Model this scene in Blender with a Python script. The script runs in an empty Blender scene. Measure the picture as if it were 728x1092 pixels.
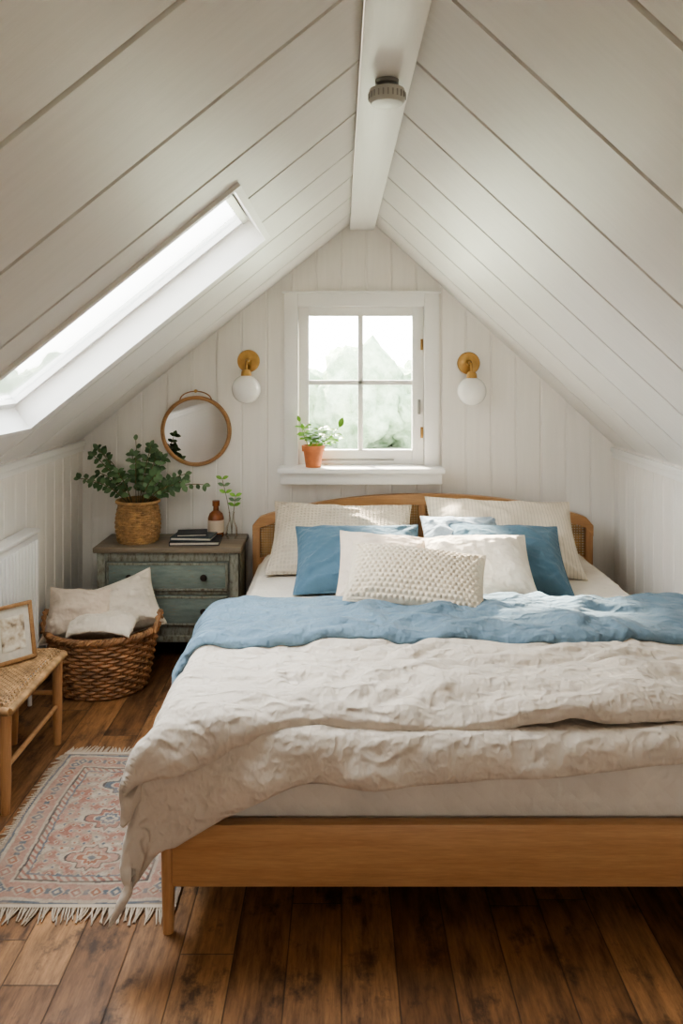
import bpy, bmesh, math, random
from mathutils import Vector, Matrix, noise, Euler
random.seed(7)
scene = bpy.context.scene
F = 836.0; EYE = 1.49
def clamp(x,a=0.0,b=1.0): return max(a,min(b,x))
def sstep(a,b,x):
    t=clamp((x-a)/(b-a)); return t*t*(3-2*t)

# ------------------------------------------------------------------ materials
class N:
    def __init__(s,name):
        s.m=bpy.data.materials.new(name); s.m.use_nodes=True
        s.t=s.m.node_tree; s.t.nodes.clear()
        s.out=s.t.nodes.new('ShaderNodeOutputMaterial')
    def n(s,typ,**kw):
        nd=s.t.nodes.new(typ)
        for k,v in kw.items(): setattr(nd,k,v)
        return nd
    def l(s,a,b): s.t.links.new(a,b)
    def math(s,op,a,b=None,c=None):
        nd=s.n('ShaderNodeMath',operation=op)
        for i,v in enumerate((a,b,c)):
            if v is None: continue
            if isinstance(v,(int,float)): nd.inputs[i].default_value=v
            else: s.l(v,nd.inputs[i])
        return nd.outputs[0]
    def ramp(s,fac,stops):
        nd=s.n('ShaderNodeValToRGB'); e=nd.color_ramp.elements
        while len(e)<len(stops): e.new(0.5)
        for i,(p,c) in enumerate(stops):
            e[i].position=p; e[i].color=(c[0],c[1],c[2],1) if not isinstance(c,(int,float)) else (c,c,c,1)
        s.l(fac,nd.inputs[0]); return nd.outputs[0]
    def noise(s,vec,scale,detail=3,rough=0.5):
        nd=s.n('ShaderNodeTexNoise'); nd.inputs['Scale'].default_value=scale
        nd.inputs['Detail'].default_value=detail; nd.inputs['Roughness'].default_value=rough
        s.l(vec,nd.inputs['Vector']); return nd.outputs[0]
    def mapping(s,vec,scale,rot=(0,0,0)):
        nd=s.n('ShaderNodeMapping'); nd.inputs['Scale'].default_value=scale; nd.inputs['Rotation'].default_value=rot
        s.l(vec,nd.inputs[0]); return nd.outputs[0]
    def mix(s,fac,a,b,bt='MIX'):
        nd=s.n('ShaderNodeMix',data_type='RGBA',blend_type=bt)
        for i,v in ((0,fac),(6,a),(7,b)):
            if isinstance(v,(int,float)): nd.inputs[i].default_value=v
            elif isinstance(v,(tuple,list)): nd.inputs[i].default_value=(v[0],v[1],v[2],1)
            else: s.l(v,nd.inputs[i])
        return nd.outputs[2]
    def obj(s): return s.n('ShaderNodeTexCoord').outputs['Object']
    def bump(s,h,strength,dist=0.01,normal=None):
        nd=s.n('ShaderNodeBump'); nd.inputs['Strength'].default_value=strength; nd.inputs['Distance'].default_value=dist
        s.l(h,nd.inputs['Height'])
        if normal is not None: s.l(normal,nd.inputs['Normal'])
        return nd.outputs[0]
    def bsdf(s,col,rough=0.6,metal=0.0,normal=None,**kw):
        p=s.n('ShaderNodeBsdfPrincipled')
        for k,v in (('Base Color',col),('Roughness',rough),('Metallic',metal)):
            if isinstance(v,(int,float)): p.inputs[k].default_value=v
            elif isinstance(v,(tuple,list)): p.inputs[k].default_value=(v[0],v[1],v[2],1)
            else: s.l(v,p.inputs[k])
        for k,v in kw.items(): p.inputs[k.replace('_',' ')].default_value=v
        if normal is not None: s.l(normal,p.inputs['Normal'])
        s.l(p.outputs[0],s.out.inputs[0]); return p

def m_simple(name,c,rough=0.6,metal=0,var=0.12,scale=6,bump=0.0,bscale=80,stretch=(1,1,1),**kw):
    n=N(name); o=n.obj(); v=n.mapping(o,stretch)
    f=n.noise(v,scale,4)
    c2=tuple(x*(1-var*2) for x in c); c1=tuple(min(1,x*(1+var)) for x in c)
    col=n.ramp(f,[(0.3,c2),(0.7,c1)])
    nor=None
    if bump>0: nor=n.bump(n.noise(v,bscale,3),bump,0.004)
    n.bsdf(col,rough,metal,nor,**kw); return n.m

def m_fabric(name,c,var=0.08,weave=420,bump=0.5,pattern=None,crinkle=0.5,pscale=60):
    n=N(name); o=n.obj()
    f=n.noise(o,5,4)
    col=n.ramp(f,[(0.3,tuple(x*(1-var) for x in c)),(0.7,tuple(min(1,x*(1+var)) for x in c))])
    fine=n.noise(n.mapping(o,(1,3,1)),weave,2); fine2=n.noise(n.mapping(o,(3,1,1)),weave,2)
    w=n.math('ADD',fine,fine2)
    nor=n.bump(w,bump*0.5,0.002)
    for sc,ds,sm in ((7,0.09,(1,2.2,1.3)),(17,0.03,(1.5,1,1.2))):
        cr=n.noise(n.mapping(o,sm,(0,0,.35)),sc,2,0.5)
        d=n.math('MULTIPLY',n.math('SUBTRACT',cr,0.5),9.0)
        g=n.math('DIVIDE',1.0,n.math('ADD',1.0,n.math('MULTIPLY',d,d)))
        nor=n.bump(g,min(1,crinkle),ds*0.16,nor)
    if pattern:
        sx=n.n('ShaderNodeSeparateXYZ'); n.l(o,sx.inputs[0])
        a=n.math('SINE',n.math('MULTIPLY',sx.outputs[0],pscale*6.283))
        if pattern=='waffle':
            b=n.math('SINE',n.math('MULTIPLY',sx.outputs[1],pscale*6.283))
            h=n.math('MAXIMUM',a,b)
            nor=n.bump(h,0.6,0.004,nor)
            col=n.mix(n.ramp(h,[(0.0,0.35),(0.9,0.0)]),col,tuple(x*0.7 for x in c))
        elif pattern=='ticking':
            col=n.mix(n.ramp(a,[(0.55,0.0),(0.9,0.5)]),col,tuple(x*0.62 for x in c))
        elif pattern=='quilt':
            b=n.math('SINE',n.math('MULTIPLY',sx.outputs[2],pscale*6.283))
            h=n.math('MAXIMUM',a,b); nor=n.bump(h,0.25,0.004,nor)
    p=n.bsdf(col,0.95,0,nor); p.inputs['Sheen Weight'].default_value=0.15; p.inputs['Specular IOR Level'].default_value=0.15
    return n.m

def m_wood(name,c_dark,c_light,axis='X',scale=3,rough=0.45,stretch=14):
    n=N(name); o=n.obj()
    st={'X':(1,stretch,stretch),'Y':(stretch,1,stretch),'Z':(stretch,stretch,1)}[axis]
    v=n.mapping(o,st); f=n.noise(v,scale,5,0.6); g=n.noise(v,scale*6,3,0.6)
    col=n.ramp(f,[(0.3,c_dark),(0.7,c_light)])
    col=n.mix(0.3,col,n.ramp(g,[(0.3,tuple(x*0.7 for x in c_dark)),(0.7,c_light)]))
    n.bsdf(col,rough,0,n.bump(g,0.15,0.003)); return n.m

M={}
def m_paint(name,c,bx=(1,1,1)):
    n=N(name); o=n.obj(); v=n.mapping(o,bx)
    f=n.noise(v,3,5,0.6); g=n.noise(v,14,4,0.6)
    col=n.ramp(f,[(0.25,tuple(x*0.93 for x in c)),(0.75,c)])
    n.bsdf(col,0.42,0,n.bump(g,0.12,0.004)); return n.m
M['wall']=m_paint('painted_beadboard',(0.84,0.80,0.75),(14,14,1))
M['ceil']=m_paint('painted_ceiling_boards',(0.76,0.735,0.705),(1.5,16,1.5))
M['trim']=m_paint('white_trim_paint',(0.87,0.85,0.82))
M['beam']=m_paint('beam_paint',(0.80,0.78,0.75),(14,1,14))
M['oak']=m_wood('honey_oak',(0.46,0.235,0.10),(0.62,0.36,0.175),'X')
M['oakz']=m_wood('honey_oak_upright',(0.44,0.22,0.095),(0.60,0.34,0.165),'Z')
M['dtop']=m_wood('weathered_top',(0.17,0.13,0.09),(0.33,0.27,0.20),'X',4)
M['frame']=m_wood('frame_wood',(0.30,0.15,0.06),(0.48,0.27,0.12),'X')
M['basket']=m_simple('willow_wicker',(0.42,0.215,0.10),0.55,0,0.3,22,0.3,120)
M['seagrass']=m_simple('seagrass',(0.50,0.30,0.135),0.6,0,0.25,30,0.3,120)
M['cane']=m_simple('cane_webbing',(0.55,0.34,0.15),0.55,0,0.2,30)
M['caneb']=m_simple('cane_bench',(0.46,0.27,0.125),0.5,0,0.25,25,0.2,100)
M['brass']=m_simple('aged_brass',(0.46,0.28,0.11),0.3,1.0,0.12,20)
M['globe']=m_simple('opal_glass',(0.86,0.84,0.80),0.15,0,0.01)
M['terra']=m_simple('terracotta',(0.60,0.21,0.09),0.75,0,0.12,18,0.2,100)
M['soil']=m_simple('soil',(0.05,0.03,0.02),0.95,0,0.3,40,0.6,60)
M['leafd']=m_simple('eucalyptus_leaf',(0.08,0.155,0.06),0.5,0,0.3,9)
M['leafd2']=m_simple('eucalyptus_leaf_pale',(0.16,0.26,0.12),0.5,0,0.25,9)
M['leafb']=m_simple('bright_leaf',(0.22,0.46,0.05),0.4,0,0.25,9)
M['stem']=m_simple('stem',(0.16,0.13,0.05),0.6)
M['metalw']=m_simple('radiator_enamel',(0.82,0.80,0.77),0.35,0,0.02)
M['plast']=m_simple('sensor_plastic',(0.55,0.54,0.51),0.4,0,0.02)
M['steel']=m_simple('brushed_steel',(0.35,0.34,0.32),0.35,0.9,0.08)
M['iron']=m_simple('dark_iron_knob',(0.07,0.055,0.045),0.45,0.6,0.08)
M['darkbook']=m_simple('book_cloth_dark',(0.03,0.033,0.04),0.55,0,0.1)
M['bluebook']=m_simple('book_cloth_slate',(0.07,0.09,0.10),0.6,0,0.1)
M['paper']=m_simple('paper',(0.70,0.64,0.54),0.8,0,0.05,60)
M['amber']=m_simple('amber_glass',(0.26,0.085,0.03),0.12,0,0.2,30)
M['label']=m_simple('label_paper',(0.74,0.60,0.46),0.8)
M['leather']=m_simple('leather_strap',(0.34,0.17,0.08),0.6,0,0.15)
M['sheet']=m_fabric('cream_sheet',(0.78,0.70,0.60),crinkle=0.3)
M['matt']=m_fabric('mattress_ticking',(0.76,0.69,0.60),crinkle=0.1,pattern='quilt',pscale=16)
M['linen']=m_fabric('oat_linen',(0.68,0.585,0.485),crinkle=0.7)
M['linenw']=m_fabric('white_linen',(0.80,0.71,0.60),crinkle=0.5)
M['linenp']=m_fabric('blush_linen',(0.76,0.63,0.51),crinkle=0.5)
M['waffle']=m_fabric('waffle_cotton',(0.72,0.62,0.50),pattern='waffle',pscale=55,crinkle=0.2)
M['tick']=m_fabric('striped_cotton',(0.74,0.65,0.53),pattern='ticking',pscale=60,crinkle=0.2)
M['knit']=m_fabric('chunky_knit',(0.68,0.575,0.44),crinkle=0.2)
M['blue']=m_fabric('blue_linen',(0.17,0.245,0.305),var=0.12,crinkle=0.7)
M['bluep']=m_fabric('blue_cushion_linen',(0.10,0.175,0.235),var=0.1,crinkle=0.4)
M['bluel']=m_fabric('pale_blue_linen',(0.38,0.46,0.54),crinkle=0.4)
M['fringe']=m_fabric('rug_fringe',(0.52,0.42,0.32),crinkle=0.1)

def m_glass():
    n=N('window_glass'); tr=n.n('ShaderNodeBsdfTransparent'); tr.inputs[0].default_value=(0.97,0.985,0.98,1)
    gl=n.n('ShaderNodeBsdfGlossy'); gl.inputs['Roughness'].default_value=0.03
    fr=n.n('ShaderNodeFresnel'); fr.inputs[0].default_value=1.45
    mx=n.n('ShaderNodeMixShader'); n.l(n.math('MULTIPLY',fr.outputs[0],0.7),mx.inputs[0]); n.l(tr.outputs[0],mx.inputs[1]); n.l(gl.outputs[0],mx.inputs[2])
    n.l(mx.outputs[0],n.out.inputs[0]); return n.m
M['glass']=m_glass()
def m_mirror():
    n=N('mirror_silver'); n.bsdf((0.85,0.86,0.85),0.03,1.0); return n.m
M['mirror']=m_mirror()

def m_painted_worn():
    n=N('distressed_sage_paint'); o=n.obj()
    f=n.noise(n.mapping(o,(2,6,8)),6,6,0.65); g=n.noise(n.mapping(o,(4,20,30)),5,5,0.7)
    base=n.ramp(f,[(0.3,(0.19,0.245,0.225)),(0.7,(0.30,0.36,0.325))])
    wear=n.ramp(g,[(0.58,0.0),(0.68,0.85)])
    col=n.mix(wear,base,(0.34,0.25,0.16))
    n.bsdf(col,0.6,0,n.bump(g,0.3,0.003)); return n.m
M['sage']=m_painted_worn()
def m_painted_grey():
    n=N('distressed_taupe_paint'); o=n.obj()
    g=n.noise(n.mapping(o,(12,12,4)),6,6,0.7)
    col=n.ramp(g,[(0.35,(0.16,0.125,0.09)),(0.50,(0.28,0.285,0.235)),(0.72,(0.38,0.385,0.325))])
    n.bsdf(col,0.6,0,n.bump(g,0.3,0.003)); return n.m
M['taupe']=m_painted_grey()

def m_floor():
    n=N('rustic_floorboards'); o=n.obj()
    sx=n.n('ShaderNodeSeparateXYZ'); n.l(o,sx.inputs[0]); x=sx.outputs[0]; y=sx.outputs[1]
    bx=n.math('DIVIDE',x,0.135); ix=n.math('FLOOR',bx); fx=n.math('FRACT',bx)
    wn=n.n('ShaderNodeTexWhiteNoise',noise_dimensions='1D'); n.l(ix,wn.inputs['W'])
    by=n.math('DIVIDE',n.math('ADD',y,n.math('MULTIPLY',wn.outputs[0],7.0)),1.1)
    iy=n.math('FLOOR',by); fy=n.math('FRACT',by)
    idn=n.math('ADD',n.math('MULTIPLY',ix,17.3),n.math('MULTIPLY',iy,5.7))
    w2=n.n('ShaderNodeTexWhiteNoise',noise_dimensions='1D'); n.l(idn,w2.inputs['W'])
    cv=n.n('ShaderNodeCombineXYZ'); n.l(n.math('MULTIPLY',x,13),cv.inputs[0]); n.l(n.math('MULTIPLY',y,2.6),cv.inputs[1]); n.l(n.math('MULTIPLY',idn,3.1),cv.inputs[2])
    grain=n.noise(cv.outputs[0],1.8,8,0.70)
    cv2=n.n('ShaderNodeCombineXYZ'); n.l(n.math('MULTIPLY',x,90),cv2.inputs[0]); n.l(n.math('MULTIPLY',y,6),cv2.inputs[1]); n.l(idn,cv2.inputs[2])
    fine=n.noise(cv2.outputs[0],1.5,4,0.6)
    col=n.ramp(w2.outputs[0],[(0.0,(0.16,0.076,0.033)),(0.3,(0.27,0.135,0.060)),(0.6,(0.40,0.215,0.100)),(0.8,(0.31,0.155,0.068)),(1.0,(0.20,0.097,0.042))])
    col=n.mix(0.85,col,n.ramp(grain,[(0.30,(0.18,0.15,0.13)),(0.46,(0.80,0.78,0.75)),(0.66,(1.45,1.40,1.32))]),'MULTIPLY')
    col=n.mix(0.45,col,n.ramp(fine,[(0.3,(0.4,0.38,0.36)),(0.6,(1.1,1.1,1.1))]),'MULTIPLY')
    stain=n.noise(n.mapping(o,(1.3,0.9,1)),8,6,0.7)
    col=n.mix(n.ramp(stain,[(0.54,0.0),(0.66,0.80)]),col,(0.04,0.021,0.012))
    ex=n.math('MINIMUM',fx,n.math('SUBTRACT',1.0,fx)); ey=n.math('MULTIPLY',n.math('MINIMUM',fy,n.math('SUBTRACT',1.0,fy)),8)
    e=n.math('MINIMUM',ex,ey)
    gap=n.ramp(e,[(0.004,1.0),(0.020,0.0)])
    col=n.mix(n.math('MULTIPLY',gap,0.7),col,(0.014,0.008,0.004))
    h=n.math('SUBTRACT',n.math('MULTIPLY',fine,0.25),gap)
    ro=n.ramp(grain,[(0.3,0.60),(0.7,0.38)])
    n.bsdf(col,ro,0,n.bump(h,0.35,0.004)); return n.m
M['floor']=m_floor()

def m_rug():
    n=N('persian_rug_wool'); a=n.n('ShaderNodeAttribute'); a.attribute_name='Col'
    o=n.obj(); f=n.noise(o,90,4,0.7); g=n.noise(o,11,5,0.7)
    col=n.mix(0.7,a.outputs['Color'],n.ramp(f,[(0.3,(0.5,0.48,0.46)),(0.7,(1.1,1.08,1.05))]),'MULTIPLY')
    col=n.mix(n.ramp(g,[(0.40,0.05),(0.68,0.60)]),col,(0.33,0.25,0.19))
    n.bsdf(col,0.95,0,n.bump(f,0.6,0.004)); return n.m
M['rug']=m_rug()
def m_print():
    n=N('picture_print'); o=n.obj(); f=n.noise(o,26,3)
    col=n.ramp(f,[(0.42,(0.80,0.74,0.62)),(0.56,(0.58,0.47,0.33)),(0.66,(0.25,0.18,0.12))])
    n.bsdf(col,0.5); return n.m
M['print']=m_print()
def m_grass(name,a,b,scale):
    n=N(name); o=n.obj(); f=n.noise(o,scale,6,0.65)
    n.bsdf(n.ramp(f,[(0.35,a),(0.65,b)]),0.9,0,n.bump(f,0.8,0.3)); return n.m
M['grass']=m_grass('hazy_meadow',(0.26,0.29,0.21),(0.36,0.39,0.30),0.6)  # grass colour paled and neutralised, haze is put into the colour
M['tree']=m_grass('hazy_foliage',(0.13,0.19,0.11),(0.32,0.38,0.27),1.2)  # paled greens, the colour itself carries the haze

# ------------------------------------------------------------------ mesh builder
SKIPN=set()
class B:
    def __init__(s): s.v=[]; s.f=[]; s.mi=[]; s.mats=[]; s.cols=None
    def mat(s,k):
        m=M[k]
        if m not in s.mats: s.mats.append(m)
        return s.mats.index(m)
    def add(s,v,f,k):
        o=len(s.v); s.v+= [Vector(p) for p in v]; i=s.mat(k)
        for q in f: s.f.append(tuple(a+o for a in q)); s.mi.append(i)
    def box(s,x0,x1,y0,y1,z0,z1,k,bev=0.0,seg=2,mtx=None):
        bm=bmesh.new(); bmesh.ops.create_cube(bm,size=1)
        for v in bm.verts: v.co=Vector((x0+(v.co.x+.5)*(x1-x0),y0+(v.co.y+.5)*(y1-y0),z0+(v.co.z+.5)*(z1-z0)))
        if bev>0: bmesh.ops.bevel(bm,geom=list(bm.edges),offset=bev,segments=seg,profile=0.5,affect='EDGES')
        if mtx is not None: bm.transform(mtx)
        bm.verts.ensure_lookup_table(); bm.verts.index_update()
        s.add([v.co.copy() for v in bm.verts],[[v.index for v in f.verts] for f in bm.faces],k); bm.free()
    def lathe(s,prof,c,k,n=32,mtx=None,ax=1.0,ay=1.0):
        v=[];f=[]
        for r,z in prof:
            for j in range(n):
                a=2*math.pi*j/n; p=Vector((r*ax*math.cos(a),r*ay*math.sin(a),z))
                if mtx is not None: p=mtx@p
                v.append(p+Vector(c))
        for i in range(len(prof)-1):
            for j in range(n): f.append((i*n+j,i*n+(j+1)%n,(i+1)*n+(j+1)%n,(i+1)*n+j))
        s.add(v,f,k)
    def tube(s,pts,r,k,n=6,closed=False,flat=1.0):
        pts=[Vector(p) for p in pts]; m=len(pts); v=[];f=[]
        up=None
        for i,p in enumerate(pts):
            if closed: t=(pts[(i+1)%m]-pts[i-1])
            else: t=pts[min(i+1,m-1)]-pts[max(i-1,0)]
            if t.length<1e-9: t=Vector((0,0,1))
            t.normalize()
            if up is None:
                up=Vector((0,0,1)) if abs(t.z)<0.9 else Vector((1,0,0))
            a=t.cross(up)
            if a.length<1e-6: a=t.orthogonal()
            a.normalize(); b=a.cross(t).normalized(); up=b
            rr=r[i] if isinstance(r,(list,tuple)) else r
            for j in range(n):
                an=2*math.pi*j/n; v.append(p+a*math.cos(an)*rr+b*math.sin(an)*rr*flat)
        for i in range(m if closed else m-1):
            i2=(i+1)%m
            for j in range(n): f.append((i*n+j,i*n+(j+1)%n,i2*n+(j+1)%n,i2*n+j))
        if not closed:
            f.append(tuple(range(n))[::-1]); f.append(tuple((m-1)*n+j for j in range(n)))
        s.add(v,f,k)
    def leaf(s,p,d,nrm,L,W,k,curl=0.25):
        d=d.normalized(); side=d.cross(nrm)
        if side.length<1e-5: side=d.orthogonal()
        side.normalize(); up=side.cross(d).normalized()
        prof=[(0,0.08),(0.25,0.75),(0.5,1.0),(0.75,0.8),(1.0,0.05)]
        v=[];f=[]
        for t,w in prof:
            c=p+d*L*t-up*curl*L*t*t
            v+=[c+side*W*w*.5+up*W*.12*w,c-up*0.0,c-side*W*w*.5+up*W*.12*w]
        for i in range(4):
            a=i*3; f+=[(a,a+1,a+4,a+3),(a+1,a+2,a+5,a+4)]
        s.add(v,f,k)
    def done(s,name,merge=0.0,angle=40,origin=True,smooth=True,parent=None,mods=None):
        me=bpy.data.meshes.new(name)
        c=Vector((0,0,0))
        if origin is True:
            xs=[p.x for p in s.v]; ys=[p.y for p in s.v]; zs=[p.z for p in s.v]
            c=Vector(((min(xs)+max(xs))/2,(min(ys)+max(ys))/2,min(zs)))
        elif isinstance(origin,Vector): c=origin
        me.from_pydata([p-c for p in s.v],[],s.f)
        for m in s.mats: me.materials.append(m)
        for i,p in enumerate(me.polygons): p.material_index=s.mi[i]
        bm=bmesh.new(); bm.from_mesh(me)
        if merge>0: bmesh.ops.remove_doubles(bm,verts=bm.verts,dist=merge)
        if name not in SKIPN: bmesh.ops.recalc_face_normals(bm,faces=bm.faces)
        bm.to_mesh(me); bm.free()
        if smooth:
            me.polygons.foreach_set('use_smooth',[True]*len(me.polygons))
            me.set_sharp_from_angle(angle=math.radians(angle))
        me.update()
        ob=bpy.data.objects.new(name,me); ob.location=c; scene.collection.objects.link(ob)
        if parent: ob.parent=parent; ob.location=c-parent.location
        return ob
def empty(name,loc):
    e=bpy.data.objects.new(name,None); e.empty_display_size=0.1; e.location=loc; scene.collection.objects.link(e); return e

# ------------------------------------------------------------------ room shell
XL,XR=-1.403,1.479; YB=4.25; YF=-1.7
RZ=2.227; RXL,RXR=0.04,0.183
sl=Vector((-0.7797,0,-0.6261)); nl=Vector((-0.6261,0,0.7797))
dxr=XR-RXR; dzr=RZ-1.032; lr=math.hypot(dxr,dzr)
sr=Vector((dxr/lr,0,-dzr/lr)); nr=Vector((dzr/lr,0,dxr/lr))
def mapL(a,b,d): return Vector((RXL,a,RZ))+sl*b+nl*d
def mapR(a,b,d): return Vector((RXR,a,RZ))+sr*b+nr*d
def mapB(a,b,d): return Vector((a,YB+d,b))
def mapF(a,b,d): return Vector((a,YF-d,b))
def mapWL(a,b,d): return Vector((XL-d,a,b))
def mapWR(a,b,d): return Vector((XR+d,a,b))
def panel(bd,mp,a0,a1,b0,b1,sp,off,k,gw=0.006,gd=0.0045):
    prof=[(a0,0.0)]
    i=math.ceil((a0-off)/sp)
    while off+i*sp<a1:
        g=off+i*sp
        if g-gw>a0 and g+gw<a1: prof+=[(g-gw,0.0),(g-gw*0.45,gd),(g+gw*0.45,gd),(g+gw,0.0)]
        i+=1
    prof.append((a1,0.0)); v=[];f=[]
    for a,d in prof: v+=[mp(a,b0,d),mp(a,b1,d)]
    for i in range(len(prof)-1): f.append((2*i,2*i+1,2*i+3,2*i+2))
    bd.add(v,f,k)
WX0,WX1,WZ0,WZ1=-0.235,0.448,0.925,1.785
def clip_gable(ob):
    bm=bmesh.new(); bm.from_mesh(ob.data)
    for p,nn in ((Vector((RXL,0,RZ)),nl),(Vector((RXR,0,RZ)),nr)):
        bmesh.ops.bisect_plane(bm,geom=bm.verts[:]+bm.edges[:]+bm.faces[:],plane_co=p+nn*0.03-ob.location,plane_no=nn,clear_outer=True)
    bm.to_mesh(ob.data); bm.free()
def gable(name,mp,hole):
    b=B(); hx0,hx1,hz0,hz1=hole
    for (a0,a1,b0,b1) in ((XL-.02,hx0,0,2.4),(hx1,XR+.02,0,2.4),(hx0,hx1,0,hz0),(hx0,hx1,hz1,2.4)):
        panel(b,mp,a0,a1,b0,b1,0.135,0.0,'wall')
    ob=b.done(name,origin=False,angle=20); clip_gable(ob); return ob
gable('wall_back',mapB,(WX0,WX1,WZ0,WZ1))
RWX0,RWX1,RWZ0,RWZ1=-0.25,0.50,0.60,1.25  # opening added in the unseen wall for fill light
gable('wall_front',mapF,(RWX0,RWX1,RWZ0,RWZ1))
for nm,mp,zt in (('wall_left',mapWL,1.085),('wall_right',mapWR,1.05)):
    b=B(); panel(b,mp,YF-.03,YB+.03,0,zt,0.115,0.04,'wall'); b.done(nm,origin=False,angle=20)
b=B(); b.box(XL-.03,XR+.03,YF-.03,YB+.03,-0.05,0,'floor'); b.done('floor',origin=False)
SK=(2.13,2.97,0.43,1.57)
b=B(); y0,y1,s0,s1=SK
for (a0,a1,c0,c1) in ((YF-.03,y0,-.1,1.9),(y1,YB+.03,-.1,1.9),(y0,y1,-.1,s0),(y0,y1,s1,1.9)):
    panel(b,mapL,a0,a1,c0,c1,0.40,0.33,'ceil',gw=0.0085,gd=0.022)
panel(b,mapR,YF-.03,YB+.03,-.1,lr+.05,0.40,0.33,'ceil',gw=0.0085,gd=0.022)
b.done('ceiling',origin=False,angle=20)
b=B(); b.box(RXL+0.005,RXR-0.005,YF,YB,RZ-0.028,RZ+.06,'beam',0.004); b.done('ridge_beam',origin=False)
b=B(); b.box(XL,XL+0.022,YF,YB,1.035,1.062,'trim',0.004); b.box(XL,XL+0.012,YF,YB,1.005,1.035,'trim',0.003); b.done('trim_1',origin=False)
b=B(); b.box(XR-0.022,XR,YF,YB,0.998,1.022,'trim',0.004); b.box(XR-0.012,XR,YF,YB,0.965,0.998,'trim',0.003); b.done('trim_2',origin=False)
b=B(); b.box(XL+.015,XR-.015,YB-0.015,YB,0,0.11,'trim',0.003); b.done('baseboard_back',origin=False)
b=B(); b.box(XL,XL+0.015,YF,YB,0,0.11,'trim',0.003); b.done('baseboard_left',origin=False)
b=B(); b.box(XR-0.015,XR,YF,YB,0,0.11,'trim',0.003); b.done('baseboard_right',origin=False)

# skylight (window_2)
def sbox(bd,a0,a1,c0,c1,d0,d1,k):
    pts=[mapL(a,c,d) for a in (a0,a1) for c in (c0,c1) for d in (d0,d1)]
    bd.add(pts,[(0,1,3,2),(4,6,7,5),(0,4,5,1),(2,3,7,6),(0,2,6,4),(1,5,7,3)],k)
b=B(); T=0.022; SD=0.13
sbox(b,y0-T,y0,s0-T,s1+T,-0.012,SD,'trim'); sbox(b,y1,y1+T,s0-T,s1+T,-0.012,SD,'trim')
sbox(b,y0,y1,s0-T,s0,-0.012,SD,'trim'); sbox(b,y0,y1,s1,s1+T,-0.012,SD,'trim')
fw=0.028
sbox(b,y0,y0+fw,s0,s1,SD-.04,SD,'trim'); sbox(b,y1-fw,y1,s0,s1,SD-.04,SD,'trim')
sbox(b,y0+fw,y1-fw,s0,s0+fw,SD-.04,SD,'trim'); sbox(b,y0+fw,y1-fw,s1-fw,s1,SD-.04,SD,'trim')
sbox(b,y0+.12,y1-.12,s0+0.005,s0+0.03,SD-.07,SD-.04,'steel')
sbox(b,y0+fw,y1-fw,s0+fw,s1-fw,SD-.02,SD-.015,'glass')
b.done('window_2')

# back window
b=B(); Y=YB
b.box(WX0-.075,WX0,Y-.024,Y,WZ0-.03,WZ1+.075,'trim',0.004); b.box(WX1,WX1+.078,Y-.024,Y,WZ0-.03,WZ1+.075,'trim',0.004)
b.box(WX0,WX1,Y-.024,Y,WZ1,WZ1+.075,'trim',0.004)
b.box(WX0-.085,WX1+.088,Y-.034,Y,WZ1+.070,WZ1+.082,'trim',0.003)
for q in ((WX0-.012,WX0),(WX1,WX1+.012)): b.box(q[0],q[1],Y-.02,Y+.13,WZ0,WZ1,'trim')
b.box(WX0,WX1,Y-.02,Y+.13,WZ1,WZ1+.012,'trim')
b.box(WX0-.012,WX1+.012,Y-.0,Y+.14,WZ0-.03,WZ0+.001,'trim')
b.box(WX0-.100,WX1+.095,Y-.15,Y+.0,WZ0-.026,WZ0+.001,'trim',0.006)
b.box(WX0-.090,WX1+.085,Y-.10,Y,WZ0-.090,WZ0-.026,'trim',0.006)
sy0,sy1=Y+.03,Y+.07
gx0,gx1,gz0,gz1=-0.178,0.386,1.005,1.735
b.box(WX0,gx0,sy0,sy1,WZ0,WZ1,'trim',0.005); b.box(gx1,WX1,sy0,sy1,WZ0,WZ1,'trim',0.005)
b.box(gx0,gx1,sy0,sy1,WZ0,gz0,'trim',0.005); b.box(gx0,gx1,sy0,sy1,gz1,WZ1,'trim',0.005)
mx=(gx0+gx1)/2; mz=1.372
b.box(mx-.014,mx+.014,sy0+.004,sy1,gz0,gz1,'trim',0.004); b.box(gx0,gx1,sy0+.004,sy1,mz-.013,mz+.013,'trim',0.004)
b.box(gx0,gx1,sy1-.012,sy1-.008,gz0,gz1,'glass')
for hz_ in (1.58,1.10): b.box(gx1+.045,gx1+.058,sy0-.012,sy0+.002,hz_-.03,hz_+.03,'brass',0.002)
b.box(gx1+.030,gx1+.044,sy0-.02,sy0,1.20,1.28,'steel',0.003)
b.box(gx0+.05,gx1-.1,sy0-.01,sy0,WZ0+.022,WZ0+.030,'steel',0.002)
b.done('window_1')
# unseen rear window, added to let fill light in behind the camera
b=B(); X0,X1,Z0,Z1=RWX0,RWX1,RWZ0,RWZ1
b.box(X0-.06,X0+.04,YF-.06,YF+.02,Z0-.06,Z1+.06,'trim',.004); b.box(X1-.04,X1+.06,YF-.06,YF+.02,Z0-.06,Z1+.06,'trim',.004)
b.box(X0+.04,X1-.04,YF-.06,YF+.02,Z0-.06,Z0+.04,'trim',.004); b.box(X0+.04,X1-.04,YF-.06,YF+.02,Z1-.04,Z1+.06,'trim',.004)
b.box((X0+X1)/2-.02,(X0+X1)/2+.02,YF-.05,YF+.01,Z0+.04,Z1-.04,'trim',.004); b.box(X0+.04,X1-.04,YF-.04,YF-.035,Z0+.04,Z1-.04,'glass')
b.done('rear_fill_window')

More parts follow.
